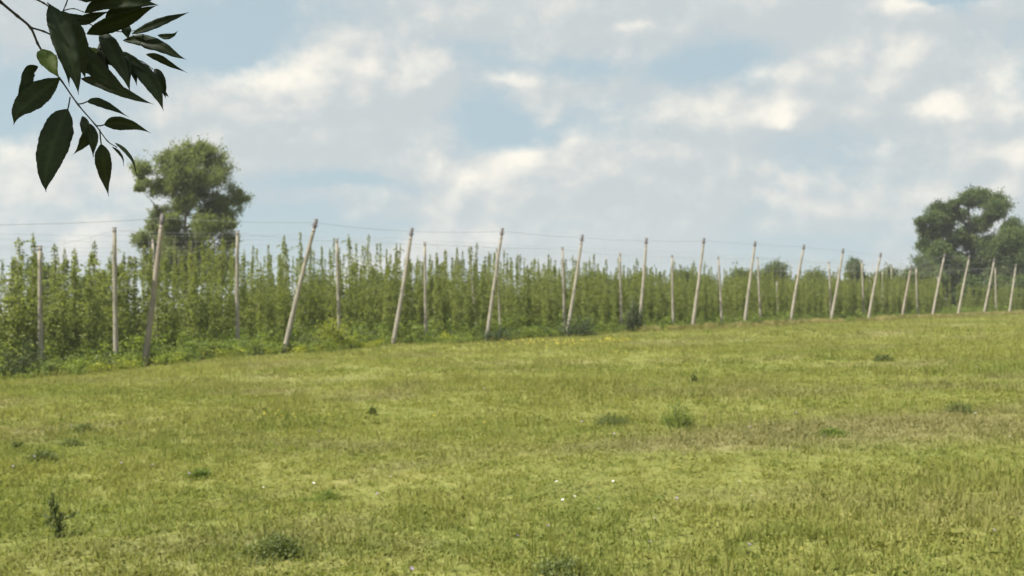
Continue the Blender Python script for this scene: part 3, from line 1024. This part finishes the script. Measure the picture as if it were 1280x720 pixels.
def place(px, py, back=0.0):
    """where the sight line through a pixel of the photograph meets the ground"""
    u, w = ray(px, py)
    y = 2.0
    while y < 200:
        if CAMZ + w * y <= gz(u * y, y): break
        y += .02 * max(1, y / 10)
    y += back
    return np.array([u * y, y, gz(u * y, y)])


def bush(name, px, py, wpx, hpx, mat, label, cat='bush', leaf=None, Yd=None, twiggy=.3, dens=1.0, tip=None):
    if Yd is None: p = place(px, py)
    else:
        u, _ = ray(px, py); p = np.array([u * Yd, Yd, gz(u * Yd, Yd)])
    m_ = p[1] / F
    w, h = wpx * m_ / 2, hpx * m_
    leaf = leaf or max(.015, min(.1, 2.4 * m_))
    root = empty(name, p)
    g = Geo(); gl = Geo()
    ns = int(10 + 10 * dens)
    for k in range(ns):
        a = R.random() * 6.28; f = min(1.25, abs(R.normal()) * .8) if h < w else math.sqrt(R.random())
        e = np.array([w * f * math.cos(a), w * f * math.sin(a) * .8, h * max(.2, 1 - .55 * f * f) * (.35 + .75 * R.random())])
        s = np.linspace(0, 1, 5)[:, None]
        P = e * s * np.array([1, 1, 1]) + np.array([.15 * w * math.cos(a), .15 * w * math.sin(a), 0]) * (1 - s)
        P[:, 2] = e[2] * np.linspace(0, 1, 5) ** .8 - .01
        g.tube(P, np.linspace(.018, .005, 5) * max(.25, h), 4, .4)
        m2 = int(46 * min(dens, 1.6))
        idx = R.random(m2) ** .7
        C = np.stack([np.interp(idx, np.linspace(0, 1, 5), P[:, j]) for j in range(3)], 1)
        C += R.normal(size=(m2, 3)) * np.array([w * .20, w * .20, h * .10])
        C[:, 2] = np.maximum(C[:, 2], .01)
        gl.leaves(C, leaf * (.6 + .8 * R.random(m2)), .5, .0, 0, .6)
    obj('stems', g.build('stems', m_stem), root)
    obj('leaves', gl.build('leaves', mat), root)
    return tag(root, label, cat)


row_y = lambda px, off=0.0: float(on_row(ray(px, 400)[0], off)[1])
bush('dark_bush', 791, 420, 28, 44, m_deep, 'narrow dark-green bush standing at the foot of the sixth leaning pole', Yd=row_y(791, -1.3), dens=3.2)
bush('dark_bush', 722, 422, 50, 30, m_deep, 'low wide dark bush at the foot of the fifth leaning pole', Yd=row_y(722, -1.4), dens=3.0)
bush('dark_bush', 622, 427, 36, 20, m_deep, 'small dark bush at the foot of the fourth leaning pole', Yd=row_y(622, -1.2), dens=2.4)
bush('dark_bush', 32, 472, 70, 50, m_dark, 'dark leafy bush at the foot of the hops, left edge', Yd=row_y(32, -.8), dens=3.0, leaf=.11)
bush('yellow_bush', 414, 448, 52, 52, m_weed_y, 'bright yellow-green bush right of the second leaning pole', Yd=row_y(418, -1.3), dens=3.4, leaf=.10)
bush('yellow_bush', 560, 430, 26, 20, m_weed_y, 'small yellow-green bush left of the fourth leaning pole', Yd=row_y(560, -.4), dens=1.4)
bush('leafy_bush', 384, 452, 34, 24, m_clump, 'dark low bush beside the foot of the second leaning pole', Yd=row_y(384, -1.0), dens=1.6)
bush('leafy_bush', 1065, 405, 14, 10, m_weed, 'tiny green weed in the dry grass right of the tenth leaning pole', Yd=row_y(1062, -2.2), dens=.8)
# loose plants in the meadow
bush('weed_clump', 345, 697, 92, 30, m_clump, 'low dark-green weed clump in the grass near the bottom left', 'weed', dens=3.2, leaf=.022)
bush('weed_clump', 700, 722, 90, 26, m_clump, 'brownish dark weed clump at the middle of the bottom edge', 'weed', dens=3.0, leaf=.022)
bush('weed_clump', 765, 532, 62, 16, m_clump, 'flat dark weed patch in the middle of the meadow', 'weed', dens=2.0)
bush('weed_clump', 850, 538, 46, 36, m_weed, 'upright loose olive weed right of the flat dark patch', 'weed', dens=1.6)
bush('weed_clump', 54, 577, 46, 16, m_clump, 'dark weed clump low on the left, nearest of the left group', 'weed', dens=1.8)
bush('weed_clump', 88, 558, 34, 10, m_clump, 'small dark weed clump in the middle of the left group', 'weed', dens=1.2)
bush('weed_clump', 106, 541, 36, 14, m_clump, 'dark weed clump at the back of the left group', 'weed', dens=1.4)
bush('weed_clump', 22, 562, 18, 14, m_clump, 'small dark weed by the left edge', 'weed', dens=1.0)
bush('weed_clump', 1203, 517, 54, 14, m_clump, 'flat dark weed patch in the meadow at the right', 'weed', dens=1.8)
bush('weed_clump', 1042, 546, 44, 12, m_weed, 'green low weed patch right of the meadow centre', 'weed', dens=1.8)
bush('weed_clump', 250, 598, 44, 14, m_weed, 'green low weed tuft left of the meadow centre', 'weed', dens=1.6)
bush('weed_clump', 410, 625, 52, 14, m_weed, 'green low weed tuft above the bottom left clump', 'weed', dens=1.6)
bush('weed_clump', 1105, 452, 26, 10, m_clump, 'small dark weed far up the meadow at the right', 'weed', dens=1.2)
bush('weed_clump', 866, 480, 12, 12, m_clump, 'tiny dark weed above the upright loose weed', 'weed', dens=.8)
bush('weed_clump', 466, 520, 12, 13, m_clump, 'tiny dark weed left of the meadow centre', 'weed', dens=.8)

# tall thin thistle-like weed in the left foreground
p = place(74, 672)
root = empty('tall_weed', p)
m_ = p[1] / F
g = Geo(); gl = Geo()
st = np.array([(0, 0, -.01), (-1, 0, 8), (-4, 1, 20), (-7, 2, 34), (-9, 2, 52)], float) * m_
g.tube(st, [.006, .006, .005, .004, .002], 6)
for (z, dx, dz) in ((12, -12, 8), (18, 9, 10), (26, -9, 9), (33, 6, 9), (16, 24, 14), (8, 8, 6), (38, -7, 8), (22, -16, 6)):
    a = np.array([np.interp(z, st[:, 2] / m_, st[:, 0] / m_), 0, z]) * m_
    e = a + np.array([dx, R.normal() * 4, dz]) * m_
    g.tube([a, (a + e) / 2 + np.array([0, 0, .004]), e], [.003, .0025, .0015], 4)
    C = a + (e - a) * R.random(26)[:, None] + R.normal(size=(26, 3)) * .012
    gl.leaves(C, .04 * (.6 + .7 * R.random(26)), .35, -.3, 0, .4)
C = np.stack([np.zeros(110), np.zeros(110), 30 * m_ * R.random(110) ** 1.5], 1) + R.normal(size=(110, 3)) * np.array([5, 5, 2]) * m_
C[:, 2] = np.abs(C[:, 2])
gl.leaves(C, .035, .4, -.5, 0, .4)
C = st[0] + (st[-1] - st[0]) * R.random(90)[:, None] + R.normal(size=(90, 3)) * .013
gl.leaves(C, .035, .35, -.8, 0, .2)
obj('stem', g.build('stem', m_stem), root); obj('leaves', gl.build('leaves', m_dark), root)
tag(root, 'thin dark upright weed with narrow branching leaves, left foreground', 'weed')


# ------------------------------------------------------------------ small flowers
def flower_mesh(name, mat, r):
    g = Geo()
    g.tube([(0, 0, 0), (0, 0, .09)], .002, 3, cap=False, m=1)
    n_ = 8
    V_ = [(0, 0, .092)] + [(r * math.cos(6.283 * k / n_) * (1 if k % 2 else .7), r * math.sin(6.283 * k / n_) * (1 if k % 2 else .7), .095) for k in range(n_)]
    g.add(V_, None, [(0, 1 + k, 1 + (k + 1) % n_) for k in range(n_)])
    return g.build(name, [mat, m_stem])


m_white = plain_mat('white_petals', (0.50, 0.49, 0.44), (0.62, 0.61, 0.56), 10)
m_yellow = plain_mat('yellow_petals', (0.50, 0.40, 0.03), (0.62, 0.50, 0.05), 10)
m_violet = plain_mat('violet_petals', (0.20, 0.14, 0.24), (0.28, 0.20, 0.30), 10)
fw, fy, fv = flower_mesh('white_flower', m_white, .015), flower_mesh('yellow_flower', m_yellow, .018), flower_mesh('violet_flower', m_violet, .016)
fl = []
for k in range(26):
    y_ = 7 + 20 * R.random() ** 1.6; fl.append(((R.random() * 1.2 - .6) * y_, y_, 0, .55 + .3 * R.random()))
for k in range(46):
    y_ = 6 + 16 * R.random() ** 1.4; fl.append(((R.random() * 1.2 - .6) * y_, y_, 2, 1.0))
for (px, py) in ((940, 634), (715, 632), (703, 637), (746, 635), (766, 613), (748, 652), (96, 572), (388, 613), (700, 614)):
    q = place(px, py)
    for j in range(1): fl.append((q[0] + R.normal() * .02, q[1] + R.normal() * .02, 0, 1.0))
for (px, py, sx_, sy_, nn) in ((365, 522, 44, 4, 40), (690, 431, 46, 2.5, 300), (772, 428, 14, 1.5, 120), (620, 432, 16, 2, 20), (800, 447, 40, 3, 14), (690, 540, 120, 40, 6)):
    for j in range(nn):
        q = place(px + R.normal() * sx_, py + R.normal() * sy_)
        fl.append((q[0], q[1], 1, max(1.0, q[1] / 26)))
fl = np.array(fl); n = len(fl)
scatter('meadow_flowers', np.column_stack([fl[:, :2], ground(fl[:, 0], fl[:, 1])]),
        np.stack([R.normal(size=n) * .25 + .25, R.normal(size=n) * .25, R.random(n) * 6.28], 1), np.repeat(fl[:, 3:4], 3, 1),
        fl[:, 2].astype(int), [fw, fy, fv], R.random(n), 'scattered small white, yellow and violet flowers in the meadow', 'flowers', [m_white])

# ------------------------------------------------------------------ the tree over the camera and its twig in the picture
troot = empty('overhanging_tree', (-3.1, -1.6, gz(-3.1, -1.6)))
OFS = np.array(troot.location)
g = Geo()
tr_pts = np.array([(-3.1, -1.6, -.3), (-3.08, -1.6, .5), (-3.0, -1.5, 1.4), (-2.95, -1.35, 2.4), (-2.8, -1.2, 3.4), (-2.75, -1.0, 4.6), (-2.6, -.9, 5.8)]) - OFS
g.tube(tr_pts, [.24, .19, .165, .15, .12, .07, .03], 12)
obj('trunk', g.build('trunk', m_bark, True), troot)
CC = np.array([-2.75, -.35, 4.35]) - OFS; CR = np.array([2.3, 1.9, 1.7])
g = Geo(); gl = Geo()
for k in range(30):
    d_ = R.normal(size=3); d_ /= np.linalg.norm(d_)
    a = tr_pts[int(R.integers(3, 7))]; e = CC + d_ * CR * (.6 + .35 * R.random())
    g.tube([a, (a + e) / 2 + np.array([0, 0, .15]), e], [.045, .03, .012], 6)
    for j in range(20):
        c_ = a + (e - a) * (.35 + .7 * R.random()) + R.normal(size=3) * .22
        if c_[2] + OFS[2] < CAMZ + .30 * max(0, c_[1] + OFS[1]) + .9: continue
        m2 = 42
        gl.leaves(c_ + R.normal(size=(m2, 3)) * .17, .10 * (.7 + .6 * R.random(m2)), .38, .7, 0, .6)
obj('limbs', g.build('limbs', m_bark), troot)
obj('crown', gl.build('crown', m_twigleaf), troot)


def at(zx, zy, d):
    """point of the twig: position on a 2.769x enlargement of the photograph's corner, distance d"""
    u, w = ray(zx / 2.769, zy / 2.769)
    return np.array([u * d, d, CAMZ + w * d]) - OFS


def curve_pts(P, k=6):
    P = [np.array(p) for p in P]
    P = [2 * P[0] - P[1]] + P + [2 * P[-1] - P[-2]]
    out = []
    for i_ in range(1, len(P) - 2):
        for j in range(k):
            s = j / k
            out.append(.5 * ((2 * P[i_]) + (-P[i_ - 1] + P[i_ + 1]) * s + (2 * P[i_ - 1] - 5 * P[i_] + 4 * P[i_ + 1] - P[i_ + 2]) * s * s
                             + (-P[i_ - 1] + 3 * P[i_] - 3 * P[i_ + 1] + P[i_ + 2]) * s ** 3))
    out.append(P[-2])
    return np.array(out)


twigs = [([(0, 5, 1.24), (60, 55, 1.25), (105, 95, 1.26), (130, 150, 1.27), (150, 185, 1.27), (170, 225, 1.27), (213, 280, 1.27), (270, 362, 1.27),
           (330, 432, 1.27), (372, 488, 1.28), (405, 510, 1.28)], 8.5, 2.6),
         ([(105, 95, 1.26), (150, 108, 1.28), (195, 128, 1.30), (250, 140, 1.31), (310, 165, 1.32), (365, 178, 1.33), (430, 195, 1.33), (490, 212, 1.34), (530, 240, 1.34)], 6, 2.4),
         ([(118, -6, 1.20), (150, 10, 1.22), (178, 28, 1.24), (215, 42, 1.27), (262, 55, 1.30), (330, 92, 1.32), (420, 110, 1.33), (500, 100, 1.34)], 5.5, 2.2),
         ([(236, -8, 1.24), (228, 16, 1.25), (219, 36, 1.26)], 4, 3), ([(219, 36, 1.26), (255, 30, 1.27), (290, 42, 1.28)], 3.5, 2.5)]
# the hidden start of the twigs: from a limb of the tree into the picture
stub = [tr_pts[4], np.array([-2.2, -.2, 3.05]) - OFS, np.array([-1.5, .7, 2.62]) - OFS, at(-330, -120, 1.18), at(-140, -60, 1.21), at(0, 5, 1.24)]
g = Geo(); cp = curve_pts(stub, 6); g.tube(cp, np.linspace(.035, .0042, len(cp)), 7)
obj('branch', g.build('branch', m_twig, True), troot)
g = Geo(); cp = curve_pts([at(-140, -60, 1.21), at(0, -48, 1.2), at(60, -30, 1.2), at(118, -6, 1.20)], 5)
g.tube(cp, np.linspace(.0045, .0025, len(cp)), 6)
cp = curve_pts([at(60, -30, 1.2), at(150, -40, 1.22), at(236, -8, 1.24)], 5); g.tube(cp, np.linspace(.003, .002, len(cp)), 6)
obj('twig', g.build('twig', m_twig, True), troot)
for (P, w0, w1) in twigs:
    cp = curve_pts([at(*q) for q in P], 5)
    k_ = 1.27 / F / 2.769 / 2
    rr = np.linspace(w0, w1, len(cp)) * k_ * 1.15
    rr = rr * (1 + .35 * (np.arange(len(cp)) % 5 == 0))          # nodes
    g = Geo(); g.tube(cp, rr, 7)
    obj('twig', g.build('twig', m_twig, True), troot)


def leaf(P, width, roll, cup=.22, mat=None, blunt=.5, wave=.0, label=None, petiole=None):
    """one leaf along a traced midrib P (enlargement x, y, distance), real width, folded along the midrib, 0.4 mm thick"""
    C = curve_pts([at(*q) for q in P], 9)
    n_ = len(C); s = np.linspace(0, 1, n_)
    W_ = width / 2 * .86 * 1.27 / F / 2.769
    prof = np.sin(np.pi * s ** (.72 if blunt < .6 else .9)) ** 1.15 * (1 - .6 * s ** 3)
    prof /= prof.max()
    prof = np.maximum(prof, .02)
    T = np.gradient(C, axis=0); T /= np.linalg.norm(T, axis=1)[:, None]
    cam_rel = (np.array([0, 0, CAMZ]) - OFS) - C
    cam_rel /= np.linalg.norm(cam_rel, axis=1)[:, None]
    side = np.cross(T, cam_rel); side /= np.linalg.norm(side, axis=1)[:, None]
    nrm = np.cross(side, T)
    ca, sa = math.cos(roll), math.sin(roll)
    s2 = side * ca + nrm * sa; n2_ = nrm * ca - side * sa
    cols = [-1, -.66, -.33, 0, .33, .66, 1]
    th = .00022
    V_ = []; va = []; base_v = R.random() * .5
    for sg in (1, -1):
        for i_ in range(n_):
            for c_ in cols:
                va.append(min(1, base_v + (.75 if c_ == 0 else (.28 if (i_ + int(abs(c_) * 3)) % 3 == 0 else 0))))
                ser = 1 + (.035 * (i_ % 2) if abs(c_) == 1 else 0)
                h = cup * abs(c_) * W_ * prof[i_] + (.09 * W_ * math.sin(i_ * 1.1 + c_ * 2) * abs(c_) * prof[i_] if abs(c_) > .5 else 0) - (.0003 if c_ == 0 else 0)
                tw = wave * math.sin(s[i_] * 3.1) * W_
                V_.append(C[i_] + s2[i_] * (W_ * prof[i_] * c_ * ser) / max(.35, ca) + n2_[i_] * (h + tw * c_ + sg * th))
    m2 = len(cols); o2 = n_ * m2
    Q = []
    for i_ in range(n_ - 1):
        for j in range(m2 - 1):
            a = i_ * m2 + j
            Q.append((a, a + 1, a + m2 + 1, a + m2)); Q.append((o2 + a, o2 + a + m2, o2 + a + m2 + 1, o2 + a + 1))
        a = i_ * m2; Q.append((a, a + m2, o2 + a + m2, o2 + a))
        a = i_ * m2 + m2 - 1; Q.append((a, o2 + a, o2 + a + m2, a + m2))
    g_ = Geo(); g_.add(V_, Q, None, np.array(va))
    if petiole is not None:
        q = at(*petiole); g_.tube(curve_pts([q, (q + C[0]) / 2 + np.array([0, 0, -.001]), C[0]], 3), .0009, 5)
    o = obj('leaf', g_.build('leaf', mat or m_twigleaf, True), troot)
    if label: o['label'] = label
    return o


leaf([(235, 378, 1.27), (205, 440, 1.25), (170, 540, 1.23), (157, 620, 1.22), (159, 664, 1.22)], 112, .25, .2, petiole=(243, 335, 1.27))
leaf([(350, 498, 1.28), (358, 550, 1.28), (366, 620, 1.29), (376, 680, 1.29)], 62, -.3, petiole=(345, 448, 1.27))
leaf([(210, 268, 1.27), (160, 305, 1.26), (105, 350, 1.25), (62, 390, 1.24), (47, 432, 1.24)], 92, -.3, .3, blunt=.8)
leaf([(132, 230, 1.27), (100, 245, 1.26), (82, 300, 1.25), (66, 350, 1.25), (55, 400, 1.25)], 44, .5, .5)
leaf([(150, 170, 1.27), (162, 205, 1.26), (182, 240, 1.25), (208, 272, 1.25)], 70, .3, .35, m_paleleaf, label='pale yellow-green leaf')
leaf([(172, 15, 1.24), (205, 90, 1.22), (235, 190, 1.21), (262, 270, 1.21), (272, 328, 1.21)], 88, .3, .2, petiole=(165, 10, 1.23))
leaf([(215, 38, 1.26), (255, 100, 1.25), (280, 170, 1.25), (288, 235, 1.25), (296, 275, 1.25)], 74, -.4, .3)
leaf([(200, 128, 1.3), (218, 170, 1.28), (232, 230, 1.27), (240, 300, 1.27)], 62, .2, .3)
leaf([(292, 45, 1.28), (350, 12, 1.27), (440, 8, 1.26), (510, 12, 1.26), (550, 18, 1.26)], 56, .3, .2)
leaf([(300, 118, 1.31), (360, 92, 1.30), (440, 62, 1.29), (500, 34, 1.28), (545, 18, 1.28)], 62, -.3, .3)
leaf([(262, 82, 1.30), (300, 68, 1.30), (340, 52, 1.30), (382, 38, 1.30)], 40, .2, .3)
leaf([(365, 62, 1.32), (410, 40, 1.31), (470, 22, 1.30), (515, 15, 1.3)], 52, -.2, .3)
leaf([(455, 118, 1.34), (510, 96, 1.33), (570, 72, 1.33), (620, 55, 1.32), (655, 42, 1.32)], 34, .5, .2)
leaf([(425, 140, 1.34), (490, 140, 1.34), (560, 165, 1.33), (610, 192, 1.33), (645, 206, 1.33)], 52, .4, .2)
leaf([(505, 188, 1.35), (550, 200, 1.34), (600, 228, 1.34), (648, 252, 1.34)], 30, -.4, .2, m_twigleaf)
leaf([(545, 122, 1.34), (575, 128, 1.34), (600, 122, 1.33), (616, 106, 1.33)], 24, .4, .4)
leaf([(350, 108, 1.32), (375, 150, 1.30), (405, 210, 1.29), (435, 270, 1.28), (452, 322, 1.28)], 70, .2, .2)
leaf([(250, 140, 1.31), (290, 190, 1.30), (350, 250, 1.29), (420, 310, 1.28), (470, 345, 1.28)], 80, -.2, .2)
leaf([(280, 272, 1.3), (340, 285, 1.29), (420, 318, 1.28), (485, 345, 1.28), (532, 361, 1.28)], 46, .3, .25)
leaf([(452, 208, 1.33), (490, 245, 1.32), (530, 300, 1.31), (552, 345, 1.31), (566, 384, 1.31)], 66, .3, .25)
leaf([(535, 238, 1.34), (552, 270, 1.33), (566, 310, 1.33), (574, 342, 1.33)], 46, -.3, .3)
leaf([(440, 82, 1.33), (436, 100, 1.32), (440, 120, 1.32), (446, 138, 1.32)], 40, .2, .3)
leaf([(440, 195, 1.33), (452, 225, 1.33), (465, 262, 1.33), (474, 298, 1.33)], 40, .5, .3)
leaf([(330, 178, 1.32), (345, 205, 1.31), (365, 240, 1.30), (390, 290, 1.3)], 62, -.4, .3)
leaf([(400, 180, 1.33), (420, 205, 1.32), (440, 250, 1.31), (450, 300, 1.31)], 60, .1, .25)
leaf([(300, 352, 1.28), (340, 355, 1.29), (395, 378, 1.30), (445, 405, 1.30)], 34, .5, .2, petiole=(268, 360, 1.27))
leaf([(360, 432, 1.28), (405, 425, 1.28), (465, 435, 1.28), (522, 460, 1.28)], 54, -.3, .2, petiole=(330, 434, 1.27))
leaf([(285, 402, 1.27), (298, 440, 1.26), (315, 490, 1.26), (325, 545, 1.26)], 38, -.4, .3)
leaf([(318, 432, 1.27), (300, 470, 1.26), (280, 505, 1.26), (254, 535, 1.26)], 44, .5, .3)
leaf([(312, 428, 1.27), (322, 470, 1.26), (322, 510, 1.26), (322, 545, 1.26)], 36, .2, .3)
leaf([(398, 494, 1.28), (430, 520, 1.28), (460, 560, 1.28), (474, 612, 1.28)], 15, .6, .3)
leaf([(388, 508, 1.28), (408, 525, 1.28), (424, 548, 1.28), (428, 574, 1.28)], 11, .6, .3)
leaf([(270, 160, 1.31), (262, 200, 1.30), (290, 240, 1.29), (330, 262, 1.29)], 50, .3, .3)
leaf([(312, 168, 1.31), (322, 178, 1.31), (334, 192, 1.31), (340, 214, 1.31)], 34, .3, .3, m_paleleaf)
leaf([(470, 128, 1.34), (500, 150, 1.34), (530, 166, 1.34), (560, 176, 1.34)], 30, -.4, .3)
leaf([(395, 190, 1.32), (430, 200, 1.32), (480, 225, 1.32), (510, 262, 1.32)], 44, .4, .3)
leaf([(560, 300, 1.33), (568, 318, 1.33), (578, 330, 1.33), (584, 336, 1.33)], 12, .4, .3)
leaf([(345, 150, 1.32), (360, 190, 1.31), (395, 220, 1.31), (415, 262, 1.31)], 46, -.3, .3)
leaf([(230, 48, 1.27), (262, 60, 1.27), (292, 62, 1.27), (322, 70, 1.27)], 22, .5, .3)
leaf([(262, -4, 1.25), (300, -14, 1.25), (350, -12, 1.25), (400, 2, 1.25)], 40, .2, .3)
# leaves of the same twigs just above the picture's edge
for k in range(16):
    x0 = -60 + 560 * R.random(); y0 = -30 - 170 * R.random()
    leaf([(x0, y0, 1.27), (x0 + 40, y0 + 20, 1.26), (x0 + 90, y0 + 30 * R.random() - 10, 1.26), (x0 + 130, min(-20, y0 + 60 * R.random()), 1.26)], 60, R.normal() * .3)
tag(troot, 'overhanging tree whose dark leafy twig hangs into the top left corner', 'tree')

# ------------------------------------------------------------------ air
def haze_box():
    x0, x1, y0, y1, z0, z1 = -3300, 3300, -900, 4500, -14, 26
    V_ = [(x, y, z) for z in (z0, z1) for (x, y) in ((x0, y0), (x1, y0), (x1, y1), (x0, y1))]
    Q = [(0, 3, 2, 1), (4, 5, 6, 7), (0, 1, 5, 4), (1, 2, 6, 5), (2, 3, 7, 6), (3, 0, 4, 7)]
    m = bpy.data.materials.new('haze'); m.use_nodes = True
    t_ = NT(m.node_tree); t_.n.clear()
    v = t_.new('ShaderNodeVolumePrincipled')
    v.inputs['Color'].default_value = (0.95, 0.97, 1.0, 1)
    v.inputs['Density'].default_value = HAZE
    v.inputs['Anisotropy'].default_value = 0.2
    t_.l.new(v.outputs[0], t_.new('ShaderNodeOutputMaterial').inputs['Volume'])
    tag(obj('haze', mesh('haze', V_, np.array(Q), [m])), 'thin pale summer haze over the field', None, None, 'stuff')


HAZE = 0.0003
haze_box()
